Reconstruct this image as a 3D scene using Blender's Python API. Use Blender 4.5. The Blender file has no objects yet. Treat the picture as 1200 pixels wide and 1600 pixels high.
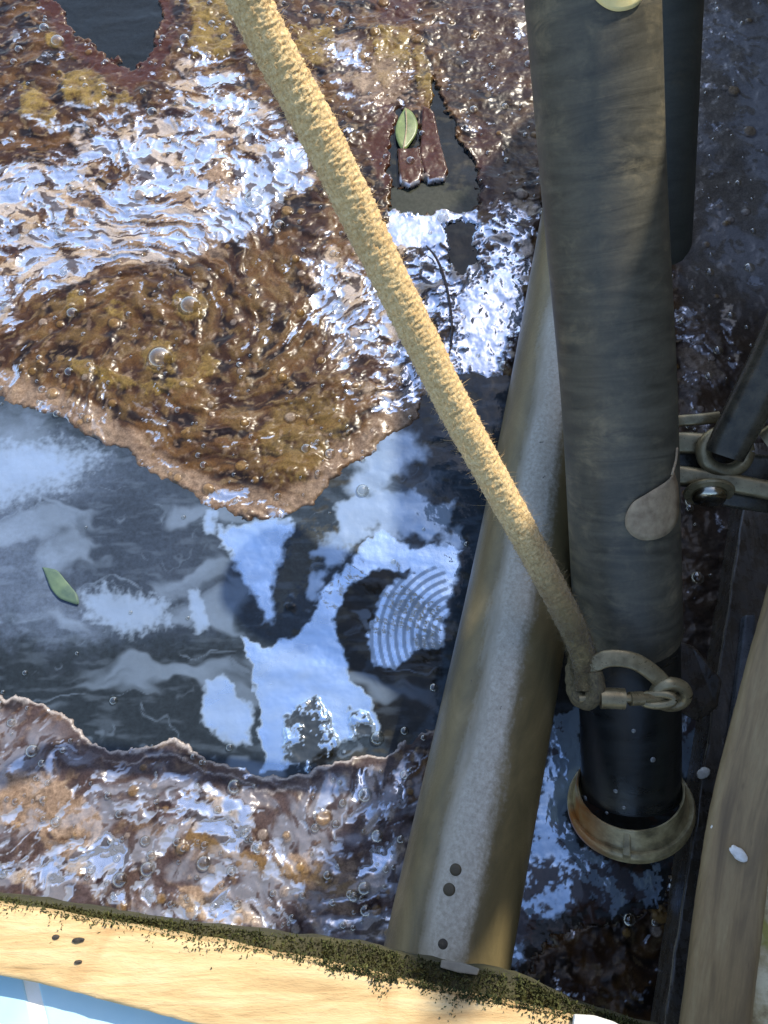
import bpy, bmesh, math, random
import numpy as np
from mathutils import Vector, Matrix
random.seed(7); rng = np.random.default_rng(7)
S = bpy.context.scene
COL = S.collection

# ------------------------------------------------------------ camera, sky, sun, exposure
H = 1.0; TH = math.radians(22); F = 1298.0
cam_d = bpy.data.cameras.new('camera'); cam = bpy.data.objects.new('camera', cam_d); COL.objects.link(cam)
cam.location = (0, 0, H); cam.rotation_euler = (TH, 0, 0)
cam_d.sensor_fit = 'HORIZONTAL'; cam_d.sensor_width = 36; cam_d.lens = 36*F/1200
cam_d.clip_start = 0.02; cam_d.clip_end = 200
S.camera = cam
S.render.resolution_x = 768; S.render.resolution_y = 1024

SUN_EL = math.radians(50); SUN_AZ = math.radians(55)    # azimuth measured from +X towards +Y
sdir = Vector((math.cos(SUN_EL)*math.cos(SUN_AZ), math.cos(SUN_EL)*math.sin(SUN_AZ), math.sin(SUN_EL)))
w = bpy.data.worlds.new('World'); S.world = w; w.use_nodes = True
nt = w.node_tree; bg = nt.nodes['Background']
sk = nt.nodes.new('ShaderNodeTexSky'); sk.sky_type = 'NISHITA'; sk.sun_disc = False
sk.sun_elevation = SUN_EL; sk.sun_rotation = math.radians(90) - SUN_AZ
sk.air_density = 1.0; sk.dust_density = 1.0; sk.ozone_density = 1.0
nt.links.new(sk.outputs[0], bg.inputs[0]); bg.inputs[1].default_value = 0.15
sl = bpy.data.lights.new('sun', 'SUN'); sun = bpy.data.objects.new('sun', sl); COL.objects.link(sun)
sl.energy = 3.2; sl.angle = math.radians(0.8); sl.color = (1.0, 0.92, 0.78)
sun.rotation_euler = sdir.to_track_quat('Z', 'Y').to_euler(); sun.location = sdir*5
S.view_settings.view_transform = 'Standard'; S.view_settings.look = 'None'
S.view_settings.gamma = 1; S.view_settings.exposure = 0.98

# ------------------------------------------------------------ pixel <-> world helpers
cT, sT = math.cos(TH), math.sin(TH)
def ray(px, py):
    a = (px-600)/F; b = -(py-800)/F
    return Vector((a, b*cT + sT, b*sT - cT))
def P(px, py, d): return Vector((0, 0, H)) + ray(px, py)*d
def PZ(px, py, z):
    r = ray(px, py); return Vector((0, 0, H)) + r*((z-H)/r.z)
def proj(X, Y, Z):
    q = Z-H; d = Y*sT - q*cT; b = Y*cT + q*sT
    return 600 + F*X/d, 800 - F*b/d

# ------------------------------------------------------------ numpy noise
def _h(ix, iy, s):
    n = (ix.astype(np.int64)*374761393 + iy.astype(np.int64)*668265263 + s*1442695041) & 0xffffffff
    n = ((n ^ (n >> 13))*1274126177) & 0xffffffff
    return ((n ^ (n >> 16)) & 0xffff)/65535.0
def noise(x, y, s=0):
    ix = np.floor(x); iy = np.floor(y); fx = x-ix; fy = y-iy
    u = fx*fx*fx*(fx*(fx*6-15)+10); v = fy*fy*fy*(fy*(fy*6-15)+10)
    def g(dx, dy):
        a = _h(ix+dx, iy+dy, s)*2*np.pi
        return np.cos(a)*(fx-dx) + np.sin(a)*(fy-dy)
    return ((g(0,0)*(1-u)+g(1,0)*u)*(1-v) + (g(0,1)*(1-u)+g(1,1)*u)*v)*1.5
def fbm(x, y, o=4, s=0, k=0.5):
    t = 0; a = 1.0; n = 0
    for i in range(o):
        t = t + a*noise(x*2**i + 17.3*i, y*2**i - 9.1*i, s+i); n += a; a *= k
    return t/n
def ss(a, b, x):
    t = np.clip((x-a)/(b-a), 0, 1); return t*t*(3-2*t)
def sd_poly(pts, X, Y):
    pts = np.array(pts, float); n = len(pts)
    d = np.full(X.shape, 1e9); ins = np.zeros(X.shape, bool)
    x0, y0 = pts.min(0)-90; x1, y1 = pts.max(0)+90
    m = (X > x0) & (X < x1) & (Y > y0) & (Y < y1)
    x = X[m]; y = Y[m]; dd = np.full(x.shape, 1e9); ii = np.zeros(x.shape, bool)
    for i in range(n):
        a = pts[i]; b = pts[(i+1) % n]; e = b-a; L = max(e@e, 1e-9)
        t = np.clip(((x-a[0])*e[0] + (y-a[1])*e[1])/L, 0, 1)
        dd = np.minimum(dd, np.hypot(x-a[0]-t*e[0], y-a[1]-t*e[1]))
        c = ((a[1] > y) != (b[1] > y)) & (x < (b[0]-a[0])*(y-a[1])/(b[1]-a[1]+1e-12) + a[0])
        ii ^= c
    d[m] = np.where(ii, dd, -dd); d[~m] = -1e3
    return d

# ------------------------------------------------------------ object helpers
def tag(o, label=None, cat=None, group=None, kind=None):
    if label: o['label'] = label
    if cat: o['category'] = cat
    if group: o['group'] = group
    if kind: o['kind'] = kind
    return o
def thing(name, label, cat, loc=(0,0,0), group=None):
    o = bpy.data.objects.new(name, None); COL.objects.link(o); o.location = loc; o.empty_display_size = .05
    return tag(o, label, cat, group)
def link(name, me, mat, parent=None, smooth=True, angle=None):
    o = bpy.data.objects.new(name, me); COL.objects.link(o)
    if mat: me.materials.append(mat)
    if smooth:
        me.polygons.foreach_set('use_smooth', [True]*len(me.polygons))
        if angle: me.set_sharp_from_angle(angle=math.radians(angle))
    me.update()
    if parent:
        o.parent = parent; o.matrix_parent_inverse = Matrix.Translation(-parent.location)
    return o
def mesh(vs, fs, name='m'):
    me = bpy.data.meshes.new(name); me.from_pydata([tuple(v) for v in vs], [], fs); me.update(); return me
def catmull(pts, n):
    pts = [np.array(p, float) for p in pts]
    pts = [2*pts[0]-pts[1]] + pts + [2*pts[-1]-pts[-2]]
    out = []
    segs = len(pts)-3
    for i in range(segs):
        a, b, c, d = pts[i:i+4]; m = max(1, n//segs)
        for k in range(m):
            t = k/m
            out.append(.5*((2*b)+(-a+c)*t+(2*a-5*b+4*c-d)*t*t+(-a+3*b-3*c+d)*t**3))
    out.append(pts[-2]); return np.array(out)
def frames(C):
    T = np.gradient(C, axis=0); T /= np.linalg.norm(T, axis=1)[:, None]
    cp = np.array([0, 0, H]) - C                       # reference side: upwards, where the photographer stood
    N = cp - (cp*T).sum(1)[:, None]*T; N /= np.linalg.norm(N, axis=1)[:, None]
    B = np.cross(T, N)
    s = np.concatenate([[0], np.cumsum(np.linalg.norm(np.diff(C, axis=0), axis=1))])
    return T, N, B, s
def tube(pts, r, n=120, seg=64, rf=None, caps=True, square=0, skew=0):
    """pts xyz path; r radius or list; rf(s,phi)->multiplier. gives attribute tc=(r cos, r sin, s)"""
    C = catmull(pts, n); T, N, B, s = frames(C)
    R = np.full(len(C), r) if np.isscalar(r) else np.interp(np.linspace(0, 1, len(C)), np.linspace(0, 1, len(r)), r)
    ph = np.linspace(0, 2*np.pi, seg, endpoint=False)
    SS, PH = np.meshgrid(s, ph, indexing='ij')
    RR = R[:, None]*np.ones_like(PH)
    if rf is not None: RR = RR*rf(SS, PH)
    if square:
        RR = RR*(np.abs(np.cos(PH))**square+np.abs(np.sin(PH))**square)**(-1/square)
    V = C[:, None]+RR[..., None]*(np.cos(PH)[..., None]*N[:, None]+np.sin(PH)[..., None]*B[:, None])
    if skew:
        wgt = ss(s[-1]-.12, s[-1], s)[:, None, None]; V = V + wgt*skew*np.cos(PH)[..., None]*T[:, None]
    nr = len(C); vs = V.reshape(-1, 3)
    fs = []
    for i in range(nr-1):
        for j in range(seg):
            k = (j+1) % seg
            fs.append((i*seg+j, (i+1)*seg+j, (i+1)*seg+k, i*seg+k))
    if caps:
        fs.append(tuple(range(seg))); fs.append(tuple((nr-1)*seg+j for j in reversed(range(seg))))
    me = bpy.data.meshes.new('tube'); me.from_pydata(vs.tolist(), [], fs)
    at = me.attributes.new('tc', 'FLOAT_VECTOR', 'POINT')
    tc = np.stack([RR*np.cos(PH), RR*np.sin(PH), SS], -1).reshape(-1, 3).astype(np.float32)
    at.data.foreach_set('vector', tc.ravel())
    me.update(); return me
def frame_mat(o, z):
    z = Vector(z).normalized(); c = Vector((0, 0, H)) - Vector(o)
    x = (c - z*c.dot(z)).normalized(); y = z.cross(x)
    return Matrix.Translation(Vector(o)) @ Matrix((x, y, z)).transposed().to_4x4()
def lathe(profile, M, n=96, closed=True, a0=0, a1=2*math.pi, rfun=None):
    vs = []; fs = []; m = len(profile); full = abs(a1-a0-2*math.pi) < 1e-6
    cnt = n if full else n+1
    for i in range(cnt):
        a = a0+(a1-a0)*i/n
        for r, z in profile:
            rr = r*(rfun(a, z) if rfun else 1)
            vs.append(M @ Vector((rr*math.cos(a), rr*math.sin(a), z)))
    for i in range(n):
        k = (i+1) % cnt
        for j in range(m if closed else m-1):
            l = (j+1) % m
            fs.append((i*m+j, k*m+j, k*m+l, i*m+l))
    if not full and closed:
        fs.append(tuple(range(m))[::-1]); fs.append(tuple((cnt-1)*m+j for j in range(m)))
    me = mesh(vs, fs); fix(me); return me
def fix(me):
    bm = bmesh.new(); bm.from_mesh(me); bmesh.ops.recalc_face_normals(bm, faces=bm.faces); bm.to_mesh(me); bm.free(); me.update()
def prism(poly, t, down=Vector((0, 0, -1)), bevel=0.0, segs=2, sub=0, jit=0):
    """poly list of world points (top face), extruded by t along down"""
    bm = bmesh.new(); a = [bm.verts.new(p) for p in poly]; b = [bm.verts.new(Vector(p)+down*t) for p in poly]
    bm.faces.new(a); bm.faces.new(b[::-1]); n = len(a)
    for i in range(n): bm.faces.new((a[i], b[i], b[(i+1) % n], a[(i+1) % n]))
    bmesh.ops.recalc_face_normals(bm, faces=bm.faces)
    if bevel: bmesh.ops.bevel(bm, geom=list(bm.edges), offset=bevel, segments=segs, profile=.6, affect='EDGES')
    if sub:
        bmesh.ops.triangulate(bm, faces=bm.faces)
        for _ in range(sub): bmesh.ops.subdivide_edges(bm, edges=[e for e in bm.edges if e.calc_length() > .012], cuts=1, use_grid_fill=False)
        bmesh.ops.triangulate(bm, faces=bm.faces)
        for v in bm.verts:
            v.co += Vector([fbm(np.array([v.co.x*30+k*7]), np.array([(v.co.y+v.co.z)*30]), 3, 31+k)[0] for k in range(3)])*jit
    me = bpy.data.meshes.new('prism'); bm.to_mesh(me); bm.free(); return me
def cyl_hit(px, py, A, B, r):
    o = Vector((0, 0, H)); d = ray(px, py); a = (B-A).normalized(); q = o-A
    dp = d-a*d.dot(a); qp = q-a*q.dot(a)
    aa = dp.dot(dp); bb = 2*dp.dot(qp); cc = qp.dot(qp)-r*r; D = max(bb*bb-4*aa*cc, 0)
    return o+d*((-bb-math.sqrt(D))/(2*aa))

# ------------------------------------------------------------ material helpers
def lin(r, g, b):
    f = lambda c: (c/255/12.92 if c/255 <= .04045 else ((c/255+.055)/1.055)**2.4)
    return (f(r), f(g), f(b), 1)
class Mat:
    def __init__(s, name):
        s.m = bpy.data.materials.new(name); s.m.use_nodes = True; s.t = s.m.node_tree; s.b = s.t.nodes['Principled BSDF']
    def n(s, typ, **kw):
        x = s.t.nodes.new('ShaderNode'+typ)
        for k, v in kw.items(): setattr(x, k, v)
        return x
    def L(s, a, b): s.t.links.new(a, b)
    def coord(s, attr=None, scale=(1, 1, 1)):
        if attr: c = s.n('Attribute', attribute_name=attr).outputs['Vector']
        else: c = s.n('TexCoord').outputs['Object']
        mp = s.n('Mapping'); mp.inputs['Scale'].default_value = scale; s.L(c, mp.inputs[0]); return mp.outputs[0]
    def noise(s, vec, scale, detail=6, rough=.6, dist=0):
        x = s.n('TexNoise'); x.inputs['Scale'].default_value = scale; x.inputs['Detail'].default_value = detail
        x.inputs['Roughness'].default_value = rough; x.inputs['Distortion'].default_value = dist; s.L(vec, x.inputs['Vector']); return x.outputs['Fac']
    def ramp(s, fac, stops, interp='LINEAR'):
        x = s.n('ValToRGB'); x.color_ramp.interpolation = interp; e = x.color_ramp.elements
        while len(e) < len(stops): e.new(.5)
        for q, (p, c) in zip(e, stops):
            q.position = p; q.color = c if len(c) == 4 else (*c, 1)
        s.L(fac, x.inputs[0]); return x.outputs[0]
    def f(s, fac, a, b, va=0, vb=1):
        x = s.n('MapRange'); x.inputs[1].default_value = a; x.inputs[2].default_value = b; x.inputs[3].default_value = va; x.inputs[4].default_value = vb
        s.L(fac, x.inputs[0]); return x.outputs[0]
    def mix(s, fac, a, b, mode='MIX'):
        x = s.n('Mix', data_type='RGBA', blend_type=mode)
        for v, i in ((fac, 0), (a, 6), (b, 7)):
            if hasattr(v, 'links'): s.L(v, x.inputs[i])
            else: x.inputs[i].default_value = v
        return x.outputs[2]
    def math(s, op, a, b=0.0):
        x = s.n('Math', operation=op)
        for v, i in ((a, 0), (b, 1)):
            if hasattr(v, 'links'): s.L(v, x.inputs[i])
            else: x.inputs[i].default_value = v
        return x.outputs[0]
    def bump(s, h, dist, strength=1):
        x = s.n('Bump'); x.inputs['Strength'].default_value = strength; x.inputs['Distance'].default_value = dist
        s.L(h, x.inputs['Height']); s.L(x.outputs[0], s.b.inputs['Normal']); return x
    def set(s, **kw):
        for k, v in kw.items():
            k = {'base': 'Base Color', 'rough': 'Roughness', 'metal': 'Metallic', 'coat': 'Coat Weight', 'coatr': 'Coat Roughness',
                 'ior': 'IOR', 'spec': 'Specular IOR Level', 'sss': 'Subsurface Weight', 'trans': 'Transmission Weight', 'sheen': 'Sheen Weight', 'alpha': 'Alpha'}[k]
            if hasattr(v, 'links'): s.L(v, s.b.inputs[k])
            else: s.b.inputs[k].default_value = v
        return s.m

# ============================================================ WATER AND SCUM
STEP = 0.0016
gx = np.arange(-.90, .88, STEP); gy = np.arange(-.31, 1.56, STEP)
X, Y = np.meshgrid(gx, gy)
PX, PY = proj(X, Y, np.zeros_like(X))
keep = (PX > -190) & (PX < 1360)
wx = PX + 16*fbm(X*22, Y*22, 3, 1) + 7*fbm(X*90, Y*90, 3, 5)
wy = PY + 16*fbm(X*22+40, Y*22, 3, 9) + 7*fbm(X*90+9, Y*90, 3, 13)
n_lo = fbm(X*9, Y*9, 4, 21)
n_md = fbm(X*38, Y*38, 4, 25)
n_hi = fbm(X*130, Y*130, 3, 29, .6)
n_vh = fbm(X*300, Y*300, 2, 33, .7)
def M_(pts, soft=6, amp=10, nz=None, raw=False):
    d = sd_poly(pts, PX if raw else wx, PY if raw else wy)
    return ss(-soft, soft, d + amp*(n_hi if nz is None else nz))
def circ(cx, cy, r, soft=3): return ss(-soft, soft, r-np.hypot(wx-cx, wy-cy))

# --- extents of the scum
top_edge = np.interp(wx, [-200, 0, 90, 180, 260, 330, 430, 480, 520, 590, 650, 675, 700, 760, 860, 1050, 1400],
                         [590, 622, 650, 700, 752, 795, 812, 795, 752, 695, 655, 610, 590, 585, 590, 600, 640])
bot_edge = np.interp(wx, [-200, 0, 90, 170, 240, 300, 350, 400, 450, 540, 600, 640, 700, 760],
                         [1075, 1085, 1112, 1170, 1160, 1168, 1195, 1213, 1210, 1185, 1180, 1150, 1130, 1120])
sdT = top_edge - wy; sdC = wy - bot_edge
right = ss(0, 20, wx-1050)
sdR = (wx-1035)                                              # everything right of the black pipe is scummed over
hole1 = M_([(75,-60),(90,10),(118,50),(165,88),(207,114),(236,96),(250,40),(252,-60)], 3, 3)
hole2 = M_([(676,120),(697,168),(722,215),(738,250),(748,296),(690,300),(672,230),(668,170)], 3, 4)
hole3 = M_([(612,206),(628,180),(650,190),(662,240),(650,290),(612,292)], 3, 4)
hole4 = M_([(606,292),(745,288),(748,326),(606,336)], 4, 6)
hole5 = M_([(692,352),(745,350),(742,405),(722,436),(706,420)], 3, 5)
hole6 = M_([(720,1400),(720,1700),(1090,1700),(1090,1540),(990,1500),(900,1500),(830,1490)], 6, 12)
bay = M_([(800,1060),(1062,1060),(1100,1130),(1092,1240),(1060,1330),(1030,1420),(960,1440),(880,1450),(800,1530),(780,1500)], 6, 14)
pipe_bay = M_([(600,1090),(640,1150),(700,1120),(900,1080),(1060,1060),(1100,1200),(1075,1420),(1000,1470),(900,1480),(800,1530),(600,1530),(560,1460)], 8, 14)
lobe_o = [[(620,238),(654,236),(660,270),(656,290),(640,298),(624,290)],[(660,170),(678,180),(690,235),(700,270),(694,287),(668,290),(656,250)]]
lobe = np.maximum.reduce([M_(l, 2, 1, raw=True) for l in lobe_o])
lobe_rim = np.maximum.reduce([np.exp(-((sd_poly(l, PX, PY)-2)/1.6)**2) for l in lobe_o])*ss(274, 288, PY)
sdS = np.maximum(np.maximum(sdT, sdC), sdR)
scum = ss(-5, 5, sdS + 3*n_hi)
holes = np.maximum.reduce([hole1, hole2, hole3, hole4, hole5])*(1-lobe)
scum = scum*(1-holes)*(1-bay)
# --- sky reflection painted as bluish mirror patches on water and wet scum
refl_w = np.zeros_like(X)                                     # on open water
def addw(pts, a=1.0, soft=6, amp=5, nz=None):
    global refl_w; refl_w = np.maximum(refl_w, a*M_(pts, soft, amp, nz))
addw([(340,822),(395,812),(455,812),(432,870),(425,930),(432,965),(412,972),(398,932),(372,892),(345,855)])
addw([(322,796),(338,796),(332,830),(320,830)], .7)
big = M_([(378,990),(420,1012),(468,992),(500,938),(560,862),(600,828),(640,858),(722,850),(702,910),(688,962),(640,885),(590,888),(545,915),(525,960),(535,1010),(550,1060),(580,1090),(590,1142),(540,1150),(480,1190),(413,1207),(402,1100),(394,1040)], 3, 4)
refl_w = np.maximum(refl_w, big)
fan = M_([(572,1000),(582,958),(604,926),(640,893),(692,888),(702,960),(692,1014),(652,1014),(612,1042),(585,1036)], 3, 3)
refl_w = np.maximum(refl_w, fan)
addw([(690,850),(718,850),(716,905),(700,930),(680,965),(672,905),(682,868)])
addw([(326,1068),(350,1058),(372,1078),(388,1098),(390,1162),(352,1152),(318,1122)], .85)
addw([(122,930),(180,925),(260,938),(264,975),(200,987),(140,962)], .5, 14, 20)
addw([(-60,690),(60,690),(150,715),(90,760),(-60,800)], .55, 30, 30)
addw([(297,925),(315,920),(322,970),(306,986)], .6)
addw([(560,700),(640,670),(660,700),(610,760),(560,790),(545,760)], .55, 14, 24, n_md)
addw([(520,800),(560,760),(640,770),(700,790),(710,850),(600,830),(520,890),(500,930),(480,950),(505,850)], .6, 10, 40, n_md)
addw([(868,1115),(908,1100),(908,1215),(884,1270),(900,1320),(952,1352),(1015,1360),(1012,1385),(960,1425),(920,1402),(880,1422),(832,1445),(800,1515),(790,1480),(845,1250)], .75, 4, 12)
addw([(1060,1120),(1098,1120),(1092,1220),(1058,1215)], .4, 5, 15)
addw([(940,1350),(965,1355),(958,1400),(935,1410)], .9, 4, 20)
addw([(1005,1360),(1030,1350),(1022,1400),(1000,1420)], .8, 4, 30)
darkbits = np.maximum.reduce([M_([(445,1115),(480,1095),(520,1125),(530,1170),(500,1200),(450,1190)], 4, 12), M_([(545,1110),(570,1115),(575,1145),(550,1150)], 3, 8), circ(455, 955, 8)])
refl_w *= (1-.93*darkbits)
# faint streaks added to the painted reflection
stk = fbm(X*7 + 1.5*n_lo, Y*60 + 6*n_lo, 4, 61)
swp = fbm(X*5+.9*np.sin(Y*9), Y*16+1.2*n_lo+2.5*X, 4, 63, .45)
refl_w = np.maximum(refl_w, .22*ss(.05, .35, swp)*ss(600, 700, PY)*ss(760, 560, PX))
refl_w = np.maximum(refl_w, .15*ss(.22, .45, stk)*ss(640, 700, PY)*ss(740, 640, PX))
refl_w = np.maximum(refl_w, .05*ss(.05, .4, fbm(X*20, Y*70, 4, 66)))

film_s = np.zeros_like(X)                                     # probability of painted sky shine on the wet scum
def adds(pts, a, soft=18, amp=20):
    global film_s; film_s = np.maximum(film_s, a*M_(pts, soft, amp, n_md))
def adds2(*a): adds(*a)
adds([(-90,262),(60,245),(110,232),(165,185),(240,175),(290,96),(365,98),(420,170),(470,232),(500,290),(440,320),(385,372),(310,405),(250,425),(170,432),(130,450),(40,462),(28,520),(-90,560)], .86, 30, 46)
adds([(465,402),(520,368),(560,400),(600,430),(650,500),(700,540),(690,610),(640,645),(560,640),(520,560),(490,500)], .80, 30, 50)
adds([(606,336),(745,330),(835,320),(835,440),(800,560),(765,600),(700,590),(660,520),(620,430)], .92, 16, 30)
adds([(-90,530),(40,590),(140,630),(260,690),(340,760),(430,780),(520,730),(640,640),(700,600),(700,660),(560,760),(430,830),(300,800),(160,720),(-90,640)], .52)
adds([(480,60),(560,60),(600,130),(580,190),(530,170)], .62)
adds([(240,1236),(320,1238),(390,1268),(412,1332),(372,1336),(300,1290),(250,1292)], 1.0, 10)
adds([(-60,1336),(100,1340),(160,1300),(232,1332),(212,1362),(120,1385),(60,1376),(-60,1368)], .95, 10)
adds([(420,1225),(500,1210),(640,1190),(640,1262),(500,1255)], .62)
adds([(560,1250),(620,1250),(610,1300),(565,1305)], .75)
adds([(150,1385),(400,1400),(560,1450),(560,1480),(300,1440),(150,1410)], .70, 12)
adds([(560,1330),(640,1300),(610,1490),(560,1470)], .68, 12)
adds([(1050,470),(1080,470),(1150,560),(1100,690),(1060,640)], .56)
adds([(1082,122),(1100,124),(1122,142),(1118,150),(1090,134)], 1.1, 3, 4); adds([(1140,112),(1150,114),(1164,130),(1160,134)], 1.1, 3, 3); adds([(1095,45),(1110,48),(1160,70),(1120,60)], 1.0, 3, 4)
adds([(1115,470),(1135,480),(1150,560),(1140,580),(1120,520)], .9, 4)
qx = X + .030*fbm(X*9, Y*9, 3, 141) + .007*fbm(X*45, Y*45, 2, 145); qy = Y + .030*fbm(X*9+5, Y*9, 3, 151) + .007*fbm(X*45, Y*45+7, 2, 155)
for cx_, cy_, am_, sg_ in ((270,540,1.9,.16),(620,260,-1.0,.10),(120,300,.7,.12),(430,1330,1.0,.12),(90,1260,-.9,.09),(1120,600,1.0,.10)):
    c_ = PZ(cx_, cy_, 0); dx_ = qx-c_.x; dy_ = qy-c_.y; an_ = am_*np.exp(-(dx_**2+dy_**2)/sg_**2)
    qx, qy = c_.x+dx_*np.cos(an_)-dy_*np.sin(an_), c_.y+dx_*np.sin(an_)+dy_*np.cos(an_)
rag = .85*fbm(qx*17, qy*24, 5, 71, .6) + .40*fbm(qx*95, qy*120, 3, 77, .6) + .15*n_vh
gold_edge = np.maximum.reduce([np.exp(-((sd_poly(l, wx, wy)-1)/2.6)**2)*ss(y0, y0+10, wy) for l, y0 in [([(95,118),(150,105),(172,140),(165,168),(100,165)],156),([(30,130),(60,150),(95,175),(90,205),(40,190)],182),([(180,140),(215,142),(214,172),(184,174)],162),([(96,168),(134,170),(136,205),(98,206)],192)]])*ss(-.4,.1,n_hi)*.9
refl_sc = ss(-.02, .07, rag + (film_s-.72)*.62) * (film_s > .02)
refl_sc = np.maximum(refl_sc, .8*ss(.36, .42, rag + .25*n_md))   # stray painted glints
refl_sc *= 1-ss(-30, 60, PX-1045)*.35
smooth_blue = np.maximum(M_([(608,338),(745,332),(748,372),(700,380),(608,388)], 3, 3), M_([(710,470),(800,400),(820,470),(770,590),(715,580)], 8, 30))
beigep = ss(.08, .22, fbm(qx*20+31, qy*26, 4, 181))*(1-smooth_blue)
refl_sc *= 1-.85*beigep
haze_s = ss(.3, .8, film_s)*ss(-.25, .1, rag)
refl_sc = np.maximum(refl_sc, smooth_blue*(1-hole5))
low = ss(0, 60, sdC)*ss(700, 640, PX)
refl_sc = np.maximum(refl_sc, .75*low*ss(.17, .24, fbm(qx*22+9, qy*40, 5, 211, .6)))
refl_sc = np.maximum(refl_sc, .22*low*ss(-.1, .2, fbm(qx*14+3, qy*30, 4, 213)))
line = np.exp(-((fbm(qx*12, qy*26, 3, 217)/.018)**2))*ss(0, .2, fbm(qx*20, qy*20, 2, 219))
refl_sc = np.maximum(refl_sc, .7*low*line)
refl_sc = np.maximum(refl_sc, .16*ss(1030, 1080, PX)*ss(520, 380, PY)*ss(-.2, .2, fbm(qx*14, qy*9, 3, 231)))
refl_sc = np.maximum(refl_sc, lobe_rim)
refl_sc = np.maximum(refl_sc*(1-.8*gold_edge*0), gold_edge)
refl_sc = refl_sc*(1-lobe*(1-lobe_rim))
refl_sc = np.maximum(refl_sc, .9*M_([(390,290),(450,215),(485,240),(430,330),(380,370),(320,375)], 4, 14))
# --- scum colours
def C3(*c): return np.array(lin(*c)[:3])
def mixc(a, b, t): return a + (b-a)*np.clip(t, 0, 1)[..., None]
alb = np.ones(X.shape+(3,))*C3(70, 46, 31)
alb = mixc(alb, C3(114, 82, 46), ss(-.2, .3, fbm(qx*18, qy*27, 4, 161, .45)))
alb = mixc(alb, C3(40, 28, 24), ss(.02, .30, fbm(qx*24, qy*34, 3, 83, .42)))
alb = mixc(alb, C3(146, 124, 92), ss(.20, .38, fbm(qx*60, qy*80, 3, 167))*.7)
gold = np.maximum.reduce([M_([(95,118),(150,105),(172,140),(165,168),(100,165)],4,6), M_([(298,-60),(366,-60),(362,60),(355,92),(300,90)],4,6), M_([(30,130),(60,150),(95,175),(90,205),(40,190)],4,6),
   M_([(455,45),(520,42),(530,90),(500,105),(470,90)],4,10), M_([(575,45),(640,42),(640,110),(600,140),(585,110)],4,10), circ(90,65,14), circ(190,160,15), circ(122,85,9),
   circ(297,478,24), circ(250,560,26), circ(120,470,16), circ(180,490,14), circ(22,300,12)*.8, circ(60,370,16)*.8, M_([(100,560),(170,575),(215,600),(200,612),(130,590)],3,4), M_([(215,600),(300,590),(330,560),(345,570),(300,612),(240,620)],3,4), M_([(645,80),(660,70),(672,130),(665,165),(650,140)],3,5),
   M_([(430,640),(520,620),(540,680),(480,760),(420,740),(400,690)], 10, 20)*.55])
alb = mixc(alb, C3(168, 142, 76), gold*(.62+1.1*n_md+.7*n_hi))
golden_zone = M_([(40,470),(150,440),(480,400),(520,560),(560,640),(500,740),(400,740),(180,640),(60,590)], 40, 40, n_md)
alb = mixc(alb, C3(128, 102, 60), golden_zone*ss(-.1, .3, n_md)*.7)
red = np.maximum.reduce([M_([(40,-60),(70,30),(130,100),(205,150),(262,110),(280,-60),(252,-60),(250,60),(208,112),(120,60),(78,-60)],8,8), M_([(600,140),(620,180),(610,300),(590,290),(570,230)],6,8),
   M_([(735,180),(780,220),(800,330),(752,330),(742,260)],6,8), lobe, M_([(560,-60),(660,-60),(650,40),(600,40)],10,10)*.8, M_([(690,-60),(835,-60),(838,150),(760,150),(700,60)],14,14)*.6])
alb = mixc(alb, C3(88, 48, 34), red*.88)
foamb = np.maximum.reduce([M_([(290,170),(360,160),(360,300),(350,400),(220,400),(200,330),(280,300)],16,20,n_md), M_([(-60,1190),(60,1208),(100,1224),(162,1282),(155,1312),(60,1302),(-60,1282)],5,8),
   M_([(420,1335),(490,1330),(490,1365),(440,1370)],4,8), M_([(275,1380),(350,1378),(358,1400),(300,1412)],3,6), M_([(320,1420),(400,1422),(398,1450),(310,1440)],3,6), M_([(480,1350),(560,1340),(550,1440),(470,1420)],8,12)*.8,
   M_([(60,1305),(160,1310),(130,1345),(75,1340)],5,8), M_([(100,320),(180,310),(240,380),(180,420),(110,390)],14,20,n_md)*.7, M_([(560,100),(620,90),(640,160),(600,170),(560,160)],8,30)*.8, M_([(180,1280),(330,1290),(480,1340),(420,1370),(260,1330)],8,20)*.6,
   ss(52, 30, sdT)*ss(-3, 8, sdT)*ss(0,40,700-PX)*.95, ss(.22, .42, fbm(X*75, Y*75, 4, 91))*.55])
alb = mixc(alb, C3(176, 152, 132), foamb*(.72+.7*n_hi))
mauve = M_([(-90,1090),(90,1120),(350,1200),(640,1180),(640,1500),(-90,1500)], 12, 8)  # duller and darker tint, shade painted into the lower scum's colour
alb = mixc(alb, C3(112, 96, 98), mauve*(1-foamb)*(.75+.6*n_md))
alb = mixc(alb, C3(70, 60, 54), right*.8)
ochre = M_([(300,1290),(380,1330),(560,1380),(560,1400),(400,1370),(290,1310)], 8, 20)
alb = mixc(alb, C3(150, 118, 62), ochre*.6)
alb = mixc(alb, C3(160, 148, 150), haze_s*(1-foamb)*.75*(1-.4*right))
alb = mixc(alb, C3(196, 176, 154), beigep*ss(.4,.8,film_s)*.85)
alb = mixc(alb, C3(52, 34, 32), ss(.16,.24,fbm(qx*48+3, qy*60, 3, 187))*ss(.4,.8,film_s)*.9)
refl_sc *= 1-.9*ss(.16,.24,fbm(qx*48+3, qy*60, 3, 187))*(1-smooth_blue)
alb = mixc(alb, C3(92, 88, 84), .92*ss(1030, 1080, PX)*ss(560, 400, PY))
alb *= (1+.22*n_vh)[..., None]
alb *= (.50 + .12*ss(.2,.8,film_s))[..., None]
alb *= (1+.35*foamb*mauve-.22*mauve)[..., None]
shore = M_([(690,-60),(836,-60),(836,250),(820,320),(760,320),(735,200),(690,120)], 20, 20)
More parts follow.
